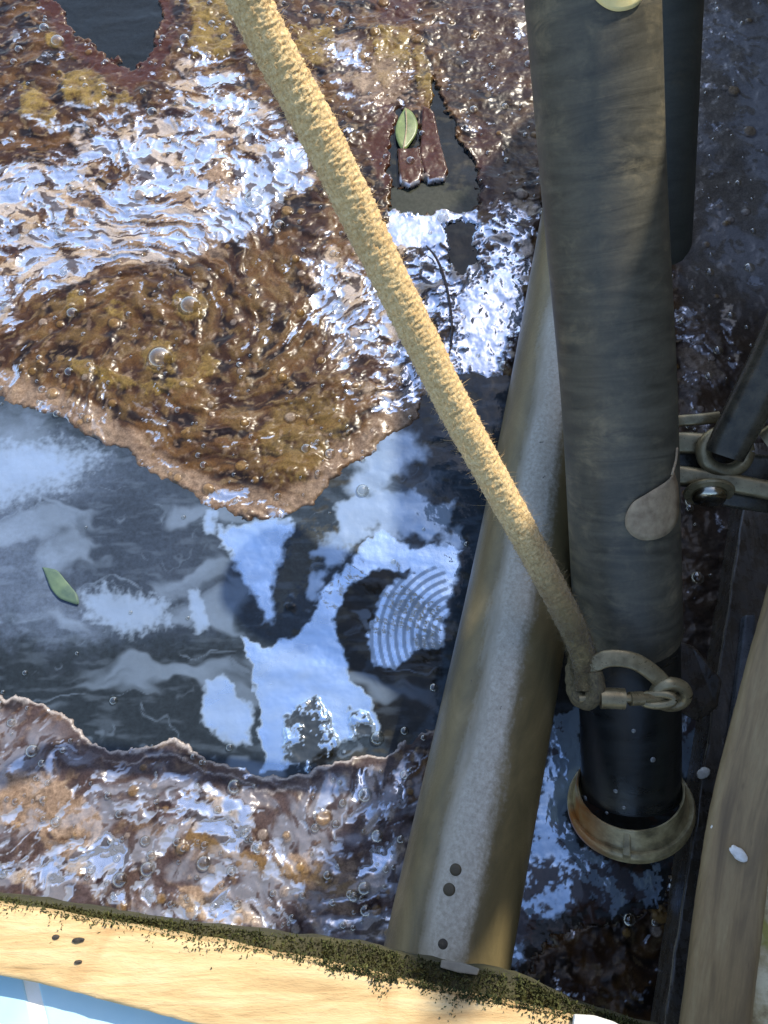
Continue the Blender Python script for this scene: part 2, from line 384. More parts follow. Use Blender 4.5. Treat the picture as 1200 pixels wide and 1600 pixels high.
alb *= (1-.42*shore)[..., None]; alb *= (1-.5*ss(760, 800, PX)*ss(1300, 1400, PY))[..., None]; alb *= (1+1.1*ss(1030, 1080, PX)*ss(560, 400, PY))[..., None]
# light froth lines along the scum's rims
rim = np.exp(-((sdS-3)/3.0)**2)*ss(900, 1000, PY)*ss(700, 640, PX) + .6*np.exp(-((sdC-22-8*n_md)/2.2)**2)*ss(520, 430, PX)*ss(0,80,PX-130)
alb = mixc(alb, C3(170, 165, 165), rim*.8)
# --- water colour, with soft light and dark reflection bands painted in
walb = np.ones(X.shape+(3,))*C3(46, 56, 66)
walb = mixc(walb, C3(86, 100, 122), M_([(-90,640),(120,690),(260,760),(330,820),(330,960),(120,1010),(-90,980)], 50, 60, n_md)*(.8+.5*n_lo))
walb = mixc(walb, C3(34, 42, 52), M_([(60,800),(200,740),(330,800),(350,900),(330,1010),(200,1020),(100,900)], 50, 50, n_md)*.7)
walb = mixc(walb, C3(34, 40, 44), M_([(-90,1000),(200,1010),(400,1000),(400,1190),(200,1170),(-90,1080)], 24, 24)*.7)
walb = mixc(walb, C3(30, 34, 36), holes)
walb = mixc(walb, C3(28, 30, 30), M_([(545,900),(600,885),(640,885),(585,950),(570,1040),(690,1015),(690,1100),(620,1180),(590,1140),(550,1060),(525,970)], 5, 8))
walb = mixc(walb, C3(70, 72, 68), M_([(440,860),(470,830),(520,820),(470,930),(440,960),(428,930)], 6, 30)*.8)
walb = mixc(walb, C3(62, 60, 50), ss(.1, .35, fbm(X*30, Y*55, 4, 97))*.7*ss(380, 460, PX))
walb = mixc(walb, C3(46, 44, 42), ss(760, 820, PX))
sgrain = M_([(760,1380),(1050,1380),(1080,1600),(760,1600)], 20, 20)
walb = mixc(walb, C3(80, 70, 66), sgrain*ss(.05, .25, n_hi+.5*n_md)*.8)
rr = np.hypot((PX-722)*1.0, (PY-995)*1.0)
refl_w = refl_w*(1-holes)*(.86+.22*fbm(X*24, Y*40, 3, 195))
refl_w *= 1-fan*.5*ss(-.2, .5, np.sin(rr/2.0+.5*n_lo))*ss(0, 60, rr)  # ripple rings striped into the painted reflection
walb = mixc(walb, C3(64, 66, 56), hole4)
walb = mixc(walb, C3(24, 24, 20), darkbits)
bb = ss(780, 800, PX)*ss(1320, 1350, PY)*ss(.0, .10, fbm(qx*24+5, qy*34, 4, 241)+.4*n_hi)
bb2 = ss(780, 800, PX)*ss(1060, 1100, PY)*ss(.22, .30, fbm(qx*34+8, qy*34, 4, 243)+.3*n_hi)
refl_w *= 1-.9*np.maximum(bb, bb2); walb = mixc(walb, C3(66, 48, 42), np.maximum(bb, bb2)*.8)
gl_ = ss(1000, 1020, PX)*ss(1110, 1080, PX)*ss(1330, 1360, PY)*ss(.26, .32, fbm(X*90, Y*22, 4, 247))
refl_w = np.maximum(refl_w, gl_*.9)
refl_w = np.maximum(refl_w, .9*darkbits*ss(.12, .2, n_md+.5*n_hi))
# --- heights
hw = .0022*fbm(X*9, Y*14, 2, 101) + .0006*fbm(X*20+2*n_lo, Y*34, 2, 105) + .00025*n_md
hw += ss(780, 800, PX)*ss(1050, 1100, PY)*(.0012*fbm(X*30, Y*22, 3, 251)+.0003*n_hi) + darkbits*.0055*np.clip(.3+n_md, 0, 2)
hw += refl_w*.0002*n_hi
thick = (.0014*ss(-6, 6, sdS) + ss(-4, 70, sdS)*(.0038 + .0035*n_lo))*(1-holes)*(1-bay) + .0016*ss(6, 40, sdS)*n_md*1.0
ridg = 1-np.abs(fbm(X*70, Y*70, 4, 111))*2.2
ridg = 1-np.abs(fbm(qx*16, qy*24, 4, 111, .45))*2.0
calm = np.maximum(np.maximum(.75*red, smooth_blue), .7*ss(1030, 1080, PX)*ss(520, 380, PY))
calm = np.maximum(calm, .6*M_([(690,-60),(836,-60),(836,250),(820,320),(760,320),(735,200),(690,120)], 20, 20))
calm = np.maximum(calm, .72*ss(-.12, .16, fbm(qx*11, qy*15, 3, 175)))
rough_z = 1-calm
swl = fbm(qx*12, qy*24, 3, 191, .42)
hs = thick + scum*(.0026*np.clip(ridg, 0, 1)*rough_z + .0038*swl*rough_z + .0008*n_md*rough_z + .00022*n_hi*rough_z*(1-.5*refl_sc) + .00022*n_vh*.5*rough_z*(1-.8*refl_sc)) - .0012*refl_sc*(1-smooth_blue) + .0012*gold + .0010*foamb + .0004*rim + .004*lobe - .002*ss(.5,.0,scum)
# bubbles pressed up through the skin
for _ in range(520):
    bx_ = rng.uniform(-20, 1180); by_ = rng.choice([rng.uniform(-20, 780), rng.uniform(1180, 1460)])
    c = PZ(bx_, by_, 0); r = rng.uniform(.0025, .0065)*(1.7 if rng.random() < .12 else 1)
    i0 = int((c.y-.27*0-gy[0])/STEP); j0 = int((c.x-gx[0])/STEP); k = int(r/STEP)+3
    if i0-k < 0 or j0-k < 0 or i0+k >= X.shape[0] or j0+k >= X.shape[1]: continue
    sl_ = (slice(i0-k, i0+k+1), slice(j0-k, j0+k+1))
    if scum[i0, j0] < .8 or smooth_blue[i0, j0] > .3: continue
    dd = np.hypot(X[sl_]-c.x, Y[sl_]-c.y)/r
    if by_ > 1100 and rng.random() < .6: continue
    hs[sl_] += np.sqrt(np.clip(1-dd**2, 0, 1))*r*.35
    t = ss(1.0, .75, dd); col = C3(132, 104, 60) if rng.random() < .6 else C3(150, 138, 130)
    alb[sl_] = mixc(alb[sl_], col, t*.45)
    refl_sc[sl_] *= 1-.8*t
    alb[sl_] = mixc(alb[sl_], C3(40, 26, 18), np.exp(-((dd-1.08)/.14)**2)*.6)

def grid_object(name, Z, mask, attrs, mat):
    ny, nx = X.shape
    fm = mask[:-1, :-1] & mask[1:, :-1] & mask[:-1, 1:] & mask[1:, 1:]
    idx = np.arange(ny*nx).reshape(ny, nx)
    a = idx[:-1, :-1][fm]; b = idx[:-1, 1:][fm]; c = idx[1:, 1:][fm]; d = idx[1:, :-1][fm]
    quads = np.stack([a, b, c, d], 1); used = np.unique(quads); remap = np.zeros(ny*nx, np.int64); remap[used] = np.arange(len(used))
    quads = remap[quads].astype(np.int32); nq = len(quads)
    me = bpy.data.meshes.new(name); me.vertices.add(len(used)); me.loops.add(nq*4); me.polygons.add(nq)
    co = np.stack([X.ravel()[used], Y.ravel()[used], Z.ravel()[used]], 1).astype(np.float32)
    me.vertices.foreach_set('co', co.ravel()); me.loops.foreach_set('vertex_index', quads.ravel())
    me.polygons.foreach_set('loop_start', np.arange(0, nq*4, 4, dtype=np.int32)); me.polygons.foreach_set('loop_total', np.full(nq, 4, np.int32))
    me.polygons.foreach_set('use_smooth', np.ones(nq, bool))
    for an, v in attrs.items():
        if v.ndim == 3:
            at = me.attributes.new(an, 'FLOAT_COLOR', 'POINT'); q = np.ones((len(used), 4), np.float32); q[:, :3] = v.reshape(-1, 3)[used]
            at.data.foreach_set('color', np.clip(q, 0, 1).ravel())
        else:
            at = me.attributes.new(an, 'FLOAT', 'POINT'); at.data.foreach_set('value', v.ravel()[used].astype(np.float32))
    me.update(calc_edges=True); me.validate()
    o = bpy.data.objects.new(name, me); COL.objects.link(o); me.materials.append(mat); return o

# water material: dark water, turning to bluish mirror where the painted reflection is high
m = Mat('pond_water'); v = m.coord()
a = m.n('Attribute', attribute_name='alb').outputs['Color']; fl = m.n('Attribute', attribute_name='film').outputs['Fac']
mot = m.noise(v, 160, 5, .65)
base = m.mix(m.f(mot, .3, .7), a, m.mix(1.0, a, (.62, .6, .58, 1), 'MULTIPLY'))
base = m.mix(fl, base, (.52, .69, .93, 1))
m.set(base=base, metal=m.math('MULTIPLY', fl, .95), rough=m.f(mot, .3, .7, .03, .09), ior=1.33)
m.bump(m.noise(v, 90, 4, .55), .0006, .5)
WATER = m.m
m = Mat('brown_scum'); v = m.coord()
a = m.n('Attribute', attribute_name='alb').outputs['Color']; fl = m.n('Attribute', attribute_name='film').outputs['Fac']
g1 = m.noise(v, 420, 4, .7); g2 = m.noise(v, 900, 2, .6)
base = m.mix(m.f(g1, .35, .65), m.mix(1.0, a, (.72, .69, .66, 1), 'MULTIPLY'), m.mix(1.0, a, (1.28, 1.25, 1.2, 1), 'MULTIPLY'))
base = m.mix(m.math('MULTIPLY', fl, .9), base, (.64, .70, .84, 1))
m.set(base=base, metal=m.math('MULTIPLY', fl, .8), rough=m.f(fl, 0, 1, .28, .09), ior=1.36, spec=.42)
m.bump(m.math('ADD', m.noise(v, 300, 4, .65), m.math('MULTIPLY', g2, .3)), .0002, .5)
SCUM = m.m
wz = hw.copy()
o = grid_object('water', wz, keep, {'alb': walb, 'film': np.clip(refl_w, 0, 1)}, WATER); tag(o, kind='structure')
sm = keep & (ss(-9, 5, sdS + 3*n_hi)*(1-holes)*(1-bay) > .12)
o = grid_object('scum', hw + hs - .0012, sm, {'alb': alb, 'film': np.clip(refl_sc, 0, 1)}, SCUM)
tag(o, 'brown floating scum and wet froth with painted bluish sky shine over the water', 'scum', kind='stuff')

# outer water reaching under and past the frame
m = Mat('outer_water'); v = m.coord(); q = m.noise(v, 6, 6, .6)
m.set(base=m.ramp(q, [(.35, lin(36, 40, 42)), (.6, lin(64, 54, 44))]), rough=.12, ior=1.33); m.bump(m.noise(v, 40, 4), .002, .6)
bm = bmesh.new(); bmesh.ops.create_grid(bm, x_segments=8, y_segments=8, size=6); me = bpy.data.meshes.new('w'); bm.to_mesh(me); bm.free()
o = link('water', me, m.m, smooth=False); o.location = (0, 0, -.012); tag(o, kind='structure')

# ============================================================ PIPES
def pipe_mat(name, dark, mid, warm, rough=.45, coat=0, ring=1.0):
    m = Mat(name)
    v1 = m.coord('tc', (9, 9, 60)); v2 = m.coord('tc', (60, 60, 60)); v3 = m.coord('tc', (4, 14, 30)); v4 = m.coord('tc', (300, 300, 300))
    st = m.noise(v1, 1, 6, .65, 1.2); bl = m.noise(v2, .35, 5, .6); sc = m.noise(v3, 1.2, 5, .7, 2.5); fi = m.noise(v4, 1, 3)
    c = m.mix(m.f(st, .35, .68), dark, mid)
    c = m.mix(m.math('MULTIPLY', m.f(bl, .48, .7), m.f(sc, .4, .62)), c, warm)
    c = m.mix(m.f(fi, .25, .75, 0, .35), c, m.mix(1.0, c, (.45, .45, .45, 1), 'MULTIPLY'))
    m.set(base=c, rough=m.f(st, .3, .7, rough-.08, rough+.12), coat=coat)
    m.bump(m.math('ADD', m.math('MULTIPLY', st, ring), m.math('MULTIPLY', fi, .3)), .0008, .5)
    return m
DARKP = pipe_mat('weathered_black_plastic', lin(66, 64, 55), lin(98, 94, 80), lin(130, 120, 96), .5).m
BLACK = pipe_mat('black_rubber', lin(24, 27, 28), lin(36, 40, 41), lin(50, 50, 46), .32).m
dpix = [(905,-330,.635),(914,-150,.655),(925,0,.685),(944,320,.75),(966,620,.806),(977,880,.845),(981,985,.862)]
dpts = [P(*q) for q in dpix]
t = thing('drain_pipe', 'thick weathered black pipe in front of the tan pipe, rope tied near its foot', 'pipe', tuple(P(985,1250,.935)))
tb = tube(dpts, .0545, 160, 96, rf=lambda s, p: 1+.004*np.sin(s*9+p), skew=.016)
link('sleeve', tb, DARKP, t, angle=50)
ipts = [P(*q) for q in [(975,840,.840),(981,985,.862),(984,1120,.878),(985,1190,.885),(985,1236,.891)]]
link('inner_pipe', tube(ipts, .0518, 80, 80), BLACK, t, angle=50)
m = Mat('pale_bead'); m.set(base=lin(120,124,124), rough=.12, spec=.8); BEAD = m.m  # small pale raised beads near the foot of the inner pipe
for x, y, r in [(1020,1187,.0030),(990,1142,.0024),(915,1247,.0030),(962,1236,.0026),(975,1262,.0024),(948,1270,.0018)]:
    a_, b_ = Vector(ipts[2]), Vector(ipts[4]); p = cyl_hit(x, y, a_, b_, .0518); d_ = (b_-a_).normalized(); n_ = ((p-a_)-d_*(p-a_).dot(d_)).normalized()
    link('pale_bead', lathe([(r, -.0005), (r*.9, r*.3), (r*.5, r*.5), (.0001, r*.55)], Matrix.Translation(p) @ n_.to_track_quat('Z', 'Y').to_matrix().to_4x4(), 16, closed=False), BEAD, t)
# collar at the foot of the pipe
m = Mat('algae_stained_collar'); v = m.coord(); q = m.noise(v, 45, 6, .65); r_ = m.noise(v, 22, 5, .6, 1)
c = m.ramp(q, [(.3, lin(92, 84, 62)), (.5, lin(158, 146, 110)), (.72, lin(200, 188, 150))])
sep = m.n('SeparateXYZ'); m.L(v, sep.inputs[0])
rust = m.math('MULTIPLY', m.f(r_, .38, .6), m.f(sep.outputs['X'], .235, .205))
c = m.mix(rust, c, lin(150, 98, 48)); m.set(base=c, rough=.32, spec=.6); m.bump(q, .0006, .5)
COLLAR = m.m
ax = (Vector(ipts[2])-Vector(ipts[3])).normalized()
cc = P(984, 1229, .876)
ax = (ax*.62 + (Vector((0,0,H))-cc).normalized()*.45).normalized()
Mx = frame_mat(cc, ax)
link('collar', lathe([(.0525,-.010),(.0535,.000),(.0548,.000),(.0560,-.004),(.0575,-.020),(.0600,-.025),(.0625,-.0235),(.0640,-.0235),(.0658,-.026),(.0664,-.031),(.0655,-.037),(.0635,-.040),(.0525,-.040)], Mx, 128,
     rfun=lambda a, z: 1+.004*math.sin(5*a)), COLLAR, t, angle=35)
link('collar_rim', lathe([(.0526,.0005),(.0534,.0018),(.0548,.0020),(.0553,.0008),(.0548,-.0006),(.0528,-.0008)], Mx, 128), COLLAR, t, angle=60)
# notch lug on the collar's front
a = -.06
lug = [Mx @ Vector(((r*math.cos(a+da)), r*math.sin(a+da), z)) for r, z, da in [(.0555,-.002,-.06),(.0555,-.002,.06),(.0668,-.0215,.06),(.0668,-.0215,-.06)]]
link('lug', prism(lug, .012, -ax, .0010), COLLAR, t, smooth=False)

# tan pipe leaning from under the plank down into the water
m = Mat('tan_algae_pipe')
v = m.coord('tc', (1, 1, 1)); sep = m.n('SeparateXYZ'); m.L(v, sep.inputs[0])
vs_ = m.coord('tc', (40, 40, 9)); vf = m.coord('tc', (260, 260, 260)); vm = m.coord('tc', (25, 25, 12))
n1 = m.noise(vs_, 1, 6, .6); n2 = m.noise(vf, 1, 4, .7); n3 = m.noise(vm, 1, 5, .65, 1)
base = m.ramp(n3, [(.3, lin(84, 76, 52)), (.55, lin(106, 94, 64)), (.75, lin(124, 110, 78))])
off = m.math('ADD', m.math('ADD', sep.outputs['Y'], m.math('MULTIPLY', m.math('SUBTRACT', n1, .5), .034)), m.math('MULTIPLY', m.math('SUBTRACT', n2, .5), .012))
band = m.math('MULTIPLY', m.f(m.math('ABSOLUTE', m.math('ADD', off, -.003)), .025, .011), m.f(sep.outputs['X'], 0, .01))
base = m.mix(band, base, m.ramp(n2, [(.3, lin(138, 134, 120)), (.7, lin(176, 173, 162))]))  # stripe joins worn algae with a painted sky sheen
spk = m.noise(m.coord('tc', (500, 500, 500)), .18, 2, .5)
base = m.mix(m.f(spk, .745, .78), base, lin(40, 34, 26))
m.set(base=base, rough=m.f(n2, .2, .8, .28, .42), spec=.55); m.bump(m.math('ADD', n2, n3), .0007, .5)
TAN = m.m
tpts = [P(*q) for q in [(936,180,1.27),(910,330,1.165),(863,640,1.00),(806,960,.888),(713,1420,.764),(699,1490,.748),(661,1680,.708)]]
t = thing('tan_pipe', 'tan plastic pipe with a grey stripe of wear and painted sky sheen, leaning behind the black pipe', 'pipe', tuple(PZ(700,1490,.2)))
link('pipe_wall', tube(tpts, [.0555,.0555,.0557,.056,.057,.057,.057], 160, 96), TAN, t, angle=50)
m = Mat('dark_grit'); v = m.coord(); m.set(base=m.ramp(m.noise(v, 300, 3), [(.3, lin(26, 22, 18)), (.7, lin(70, 62, 50))]), rough=.6); GRIT = m.m
def knob(px, py, r, hgt, parent, mat, name, A, B, R, flat=.5):
    p = cyl_hit(px, py, A, B, R); a = (B-A).normalized(); nrm = ((p-A)-a*(p-A).dot(a)).normalized()
    M = Matrix.Translation(p) @ nrm.to_track_quat('Z', 'Y').to_matrix().to_4x4()
    prof = [(r*1.0, -.001), (r, hgt*.4), (r*.8, hgt*.8), (r*.45, hgt), (0.0001, hgt*1.02)]
    return link(name, lathe(prof, M, 20, closed=False), mat, parent)
A, B = Vector(tpts[4]), Vector(tpts[5])
STUD = pipe_mat('stained_stud', lin(58,52,36), lin(78,70,50), lin(70,62,44), .6).m
knob(712, 1359, .0052, .0016, t, STUD, 'stud', Vector(tpts[3]), Vector(tpts[4]), .0563)
knob(702, 1390, .0054, .0016, t, STUD, 'stud', Vector(tpts[3]), Vector(tpts[4]), .0563)
knob(692, 1475, .0042, .0005, t, GRIT, 'screw_hole', A, B, .0568)
# grey drum of a second pipe, behind the black one at the top right
t2 = link('grey_pipe', tube([P(*q) for q in [(1040,-260,1.0),(1034,0,1.12),(1024,330,1.235),(1018,480,1.30)]], .0540, 60, 64), pipe_mat('grey_green_pipe', lin(60, 62, 56), lin(76, 78, 70), lin(84, 80, 66), .6).m, angle=50)
tag(t2, 'dull grey green pipe half hidden behind the black pipe, sinking into the shaded scum', 'pipe')

# ============================================================ ROPE
rp = [(318,-210,.495),(366,-70,.530),(388,0,.548),(445,110,.572),(497,205,.592),(549,310,.615),(602,420,.640),(657,530,.667),(712,640,.697),(765,738,.726),(815,828,.755),(860,912,.772),(898,988,.784),(914,1040,.788),(916,1078,.786)]
rpts = [P(*q) for q in rp]
def braid(s, p):
    a = 2*np.pi*s/.0088
    b = np.maximum(np.sin(a+2*p), np.sin(a-2*p+1.3))
    nz = fbm(s*420, p*5, 3, 201)
    return 1 + .028*b + .16*nz + .07*fbm(s*45, p*1.0, 3, 207)
m = Mat('jute_rope'); v = m.coord('tc', (420, 420, 260)); n1 = m.noise(v, 1, 4, .7, .5); v2 = m.coord('tc', (60, 60, 40)); n2 = m.noise(v2, 1, 4)
n2b = m.noise(m.coord('tc', (20, 20, 14)), 1, 4)
c = m.ramp(n1, [(.25, lin(168, 130, 80)), (.5, lin(220, 190, 134)), (.75, lin(240, 220, 174))])
c = m.mix(m.f(n2b, .5, .7, 0, .4), c, lin(184, 142, 86))
sep = m.n('SeparateXYZ'); m.L(m.coord('tc'), sep.inputs[0])
wet = m.f(m.math('ADD', sep.outputs['Z'], m.math('MULTIPLY', n2, .08)), .57, .69)  # lower end darkened for wetness and for the shade it enters
c = m.mix(m.math('MULTIPLY', wet, .9), c, m.mix(m.f(n2, .4, .6), lin(62, 54, 40), lin(112, 100, 66)))
m.set(base=c, rough=.85, sheen=.25, spec=.2); m.bump(n1, .0018, .8); ROPE = m.m
t = thing('rope', 'fuzzy sunlit tan rope running diagonally down to the shackle on the black pipe', 'rope', tuple(rpts[-1]))
link('strand', tube(rpts, [.0126,.0140,.0143,.0139,.0134,.0124,.0105], 900, 56, rf=braid), ROPE, t)
# the end knotted through the ring
m = Mat('wet_shaded_jute'); v = m.coord('tc', (420, 420, 260)); n1 = m.noise(v, 1, 4, .7, .5); m.set(base=m.ramp(n1, [(.3, lin(58, 50, 38)), (.7, lin(116, 104, 72))]), rough=.75); m.bump(n1, .0018, .8); WROPE = m.m  # darker jute: wet, with the shade at the rope's foot mixed in
def lump(pts, r, n=60, seg=28): return tube(pts, r, n, seg, rf=lambda s, p: 1+.12*fbm(s*160+3, p*2, 3, 221)+.05*np.sin(s*700))
kn = [(906,1015,.800),(897,1050,.796),(901,1085,.790),(918,1096,.784),(932,1080,.778),(928,1050,.780)]
link('knot', lump([P(*q) for q in kn], .0082), WROPE, t)
# loose fibres
vs = []; fs = []
C = catmull(rpts, 600); T, N, B_, s_ = frames(C)
for i in range(11000):
    k = rng.integers(0, len(C)); ph = rng.uniform(0, 2*np.pi)
    if rng.random() < .5: ph = rng.normal(-1.4, .8) if rng.random() < .6 else rng.normal(1.6, .6)
    d = np.cos(ph)*N[k]+np.sin(ph)*B_[k]; tt = T[k]; R = .0128
    p = C[k]+d*R; Lf = rng.exponential(.0023)+.0012; Lf = min(Lf, .013)
    dirv = d*rng.uniform(.25, .8)+tt*rng.uniform(-.9, .9)+np.cross(d, tt)*rng.uniform(-.7, .7); dirv /= np.linalg.norm(dirv)
    side = np.cross(dirv, d+1e-3); side /= np.linalg.norm(side); wv = rng.uniform(.00012, .00026)
    bend = rng.normal(0, .35, 3); b0 = len(vs)
    for j in range(4):
        u = j/3; q = p+dirv*Lf*u+bend*Lf*u*u*.6; ww = wv*(1-.75*u)
        vs += [q+side*ww, q-side*ww, q+np.cross(side, dirv)*ww]
    for j in range(3):
        for a_, b_ in ((0, 1), (1, 2), (2, 0)):
            fs.append((b0+3*j+a_, b0+3*j+b_, b0+3*j+3+b_, b0+3*j+3+a_))
m = Mat('jute_fibre'); sep = m.n('SeparateXYZ'); m.L(m.coord(), sep.inputs[0])
m.set(base=m.mix(m.f(sep.outputs['Z'], .22, .34), lin(96, 86, 60), lin(222, 192, 142)), rough=.8, spec=.2)  # fibres darken lower down, shade put into their colour
link('fibres', mesh(vs, fs), m.m, t)

# ============================================================ SHACKLE
def metal(name, lo, hi, rough=.3, metal_=.85):
    m = Mat(name); v = m.coord(); q = m.noise(v, 60, 6, .65); q2 = m.noise(v, 260, 3)
    m.set(base=m.ramp(q, [(.3, lo), (.7, hi)]), rough=m.f(q2, .3, .7, rough-.06, rough+.14), metal=metal_); m.bump(m.math('ADD', q, m.math('MULTIPLY', q2, .4)), .0005, .5); return m.m
STEEL = metal('dull_steel', lin(104, 92, 66), lin(160, 146, 112), .3, .45); DSTEEL = metal('dark_steel', lin(50, 48, 42), lin(88, 82, 68), .25, .3)
def bar(pix, wpx, tz, n=80, seg=24):
    """flat bar: path of pixels+depth, half width, thickness via squashed tube"""
    pts = [P(*q) for q in pix]; C = catmull(pts, n); T, N, B, s = frames(C)
    ph = np.linspace(0, 2*np.pi, seg, endpoint=False); cs, sn = np.cos(ph), np.sin(ph)
    u = np.sign(cs)*np.abs(cs)**.6*tz; w_ = np.sign(sn)*np.abs(sn)**.6*wpx
    V = (C[:, None]+u[None, :, None]*N[:, None]+w_[None, :, None]*B[:, None]).reshape(-1, 3); nr = len(C); fs = []
    for i in range(nr-1):
        for j in range(seg): k = (j+1) % seg; fs.append((i*seg+j, (i+1)*seg+j, (i+1)*seg+k, i*seg+k))
    fs.append(tuple(range(seg))); fs.append(tuple((nr-1)*seg+j for j in reversed(range(seg))))
    me = mesh(V, fs); fix(me); return me
t = thing('shackle', 'worn steel shackle holding the rope end against the black pipe', 'shackle', tuple(P(985,1085,.80)))
link('bow', bar([(916,1072,.784),(922,1044,.780),(950,1029,.776),(990,1033,.774),(1024,1055,.778),(1048,1084,.788)], .0080, .0032), STEEL, t, angle=50)
link('pin', tube([P(q[0],q[1],q[2]-.058) for q in [(905,1092,.840),(980,1091,.834),(1062,1090,.846)]], .0042, 40, 24), STEEL, t, angle=50)
link('pin_collar', tube([P(q[0],q[1],q[2]-.058) for q in [(938,1091,.836),(956,1091,.835),(976,1092,.834)]], .0098, 12, 32), STEEL, t, angle=50)
link('eye', tube([P(q[0],q[1],q[2]-.058) for q in [(984,1092,.834),(1004,1091,.836)]], .0066, 8, 24), STEEL, t, angle=50)
th = [i/12*2*math.pi for i in range(13)]
link('link', tube([P(1048+24*math.cos(a), 1085+17*math.sin(a), .786+.006*math.sin(a)) for a in th], .0062, 72, 20, caps=False), STEEL, t)
link('link', tube([P(1028+26*math.cos(a), 1093+9*math.sin(a), .780-.004*math.cos(a)) for a in th], .0040, 72, 16, caps=False), STEEL, t)
# dark bracket the shackle hangs from
m = Mat('dark_wet_wood'); v = m.coord(scale=(18, 3, 18)); q = m.noise(v, 6, 6, .6, .6); q2 = m.noise(m.coord(), 90, 5)
m.set(base=m.mix(m.f(q2, .4, .7, 0, .5), m.ramp(q, [(.3, lin(38, 33, 28)), (.7, lin(74, 66, 58))]), lin(60, 60, 62)), rough=m.f(q2, .35, .65, .16, .42), spec=.7); m.bump(m.math('ADD', q, m.math('MULTIPLY', q2, .3)), .0015, .5)
WETW = m.m
poly = [P(*q) for q in [(1058,1000,.88),(1085,1010,.88),(1128,1062,.87),(1122,1105,.87),(1090,1128,.87),(1060,1112,.87)]]
o = link('bracket', prism(poly, .02, ray(1080,1050).normalized(), .003, 3), WETW, smooth=False); tag(o, 'dark wet bracket behind the steel shackle at the side board', 'bracket')

# ============================================================ STEEL CLAMP (right edge)
t = thing('pipe_clamp', 'steel clamp with a round arm and bolt head beside the black pipe at the right', 'clamp', tuple(P(1110,740,.82)))
link('arm', tube([P(*q) for q in [(1262,430,.76),(1215,545,.785),(1172,632,.80),(1140,693,.812),(1132,712,.815)]], [.0190,.0190,.0185,.0175,.0165], 80, 40, rf=lambda s, p: 1-.12*np.cos(2*p)), DSTEEL, t, angle=50)
tr = [(math.cos(a), math.sin(a)) for a in [i/16*2*math.pi for i in range(17)]]
link('arm_socket', tube([P(1133+34*c_, 702+30*s__+4, .826) for c_, s__ in tr], .0075, 90, 20, caps=False), STEEL, t)
link('upper_bar', bar([(1040,660,.85),(1068,657,.85),(1096,655,.845),(1122,652,.845)], .0060, .006), STEEL, t, angle=50)
link('upper_bar', bar([(1040,694,.85),(1068,692,.845),(1110,694,.84)], .0110, .007), STEEL, t, angle=50)
link('lower_bar', bar([(1040,742,.84),(1068,743,.835),(1130,752,.828),(1200,766,.82),(1290,784,.81)], .0095, .008), STEEL, t, angle=50)
link('back_plate', bar([(1040,728,.858),(1130,735,.852),(1290,752,.84)], .020, .005), DSTEEL, t, angle=50)
link('lower_plate', bar([(1130,778,.838),(1180,786,.834),(1290,800,.83)], .0085, .006), DSTEEL, t, angle=50)
c0 = P(1108, 772, .826); nM = Matrix.Translation(c0) @ (Vector((-.08, -1.0, .12))).to_track_quat('Z', 'Y').to_matrix().to_4x4()
link('washer', lathe([(.002,-.004),(.0235,-.004),(.0245,-.002),(.0235,0),(.002,.0004)], nM, 40, closed=False), STEEL, t, angle=40)
link('bolt_head', lathe([(.0165,-.002),(.0165,.004),(.0150,.007),(.009,.0088),(.0001,.0092)], nM, 40, closed=False), metal('polished_bolt', lin(150,146,132), lin(190,186,172), .14, 1), t, angle=60)
link('arm', bar([(1196,690,.83),(1225,672,.82),(1290,650,.81)], .012, .008), STEEL, t, angle=50)

# ============================================================ TIMBER ON THE RIGHT
m = Mat('weathered_rail_wood'); v = m.coord('tc', (70, 70, 7)); q = m.noise(v, 1.4, 6, .62, .5); q2 = m.noise(m.coord('tc', (300, 300, 120)), 1, 4); q3 = m.noise(m.coord('tc', (140, 140, 22)), 1, 2)
c = m.ramp(q, [(.25, lin(98, 82, 60)), (.5, lin(138, 117, 84)), (.75, lin(160, 142, 106))])
c = m.mix(m.f(q3, .70, .78), c, lin(74, 58, 38)); c = m.mix(m.f(q2, .3, .7, 0, .3), c, lin(110, 92, 66))
m.set(base=c, rough=.7); m.bump(m.math('ADD', q, m.math('MULTIPLY', q2, .3)), .0016, .6); RAILW = m.m
rl = [(1345,560,.815),(1262,880,.775),(1183,1180,.74),(1150,1340,.722),(1117,1600,.70),(1090,1850,.68)]
o = link('timber_rail', tube([P(*q) for q in rl], .0272, 240, 64, square=5, rf=lambda s, p: 1+.03*fbm(s*14, p*1.2, 4, 301)+.012*fbm(s*90, p*5, 2, 305)), RAILW, angle=55)
tag(o, 'weathered tan timber rail slanting down the right edge of the tank', 'timber rail')
wb = [PZ(*q) for q in [(1176,690,.05),(1152,850,.05),(1104,1170,.05),(1078,1330,.05),(1046,1540,.05),(1010,1800,.05),(1330,1800,.05),(1420,690,.05)]]
o = link('side_board', prism(wb, .12, Vector((0,0,-1)), .004, 3, sub=5, jit=.0022), WETW, angle=60); tag(o, 'dark wet side board between the water and the tan timber rail', 'board')
# narrow ledge with pale slime along the board's top
o = link('ledge_strip', prism([PZ(*q) for q in [(1164,960,.062),(1150,1085,.062),(1120,1300,.062),(1100,1420,.062),(1068,1600,.062),(1092,1600,.062),(1124,1420,.062),(1146,1300,.062),(1170,1085,.062),(1182,960,.062)]], .014, Vector((0,0,-1)), .003, 2, sub=3, jit=.001), metal('wet_slate_strip', lin(52,54,58), lin(92,98,108), .28, .1), angle=60)
tag(o, 'thin grey wet strip lying on the dark side board beside the rail', 'strip')
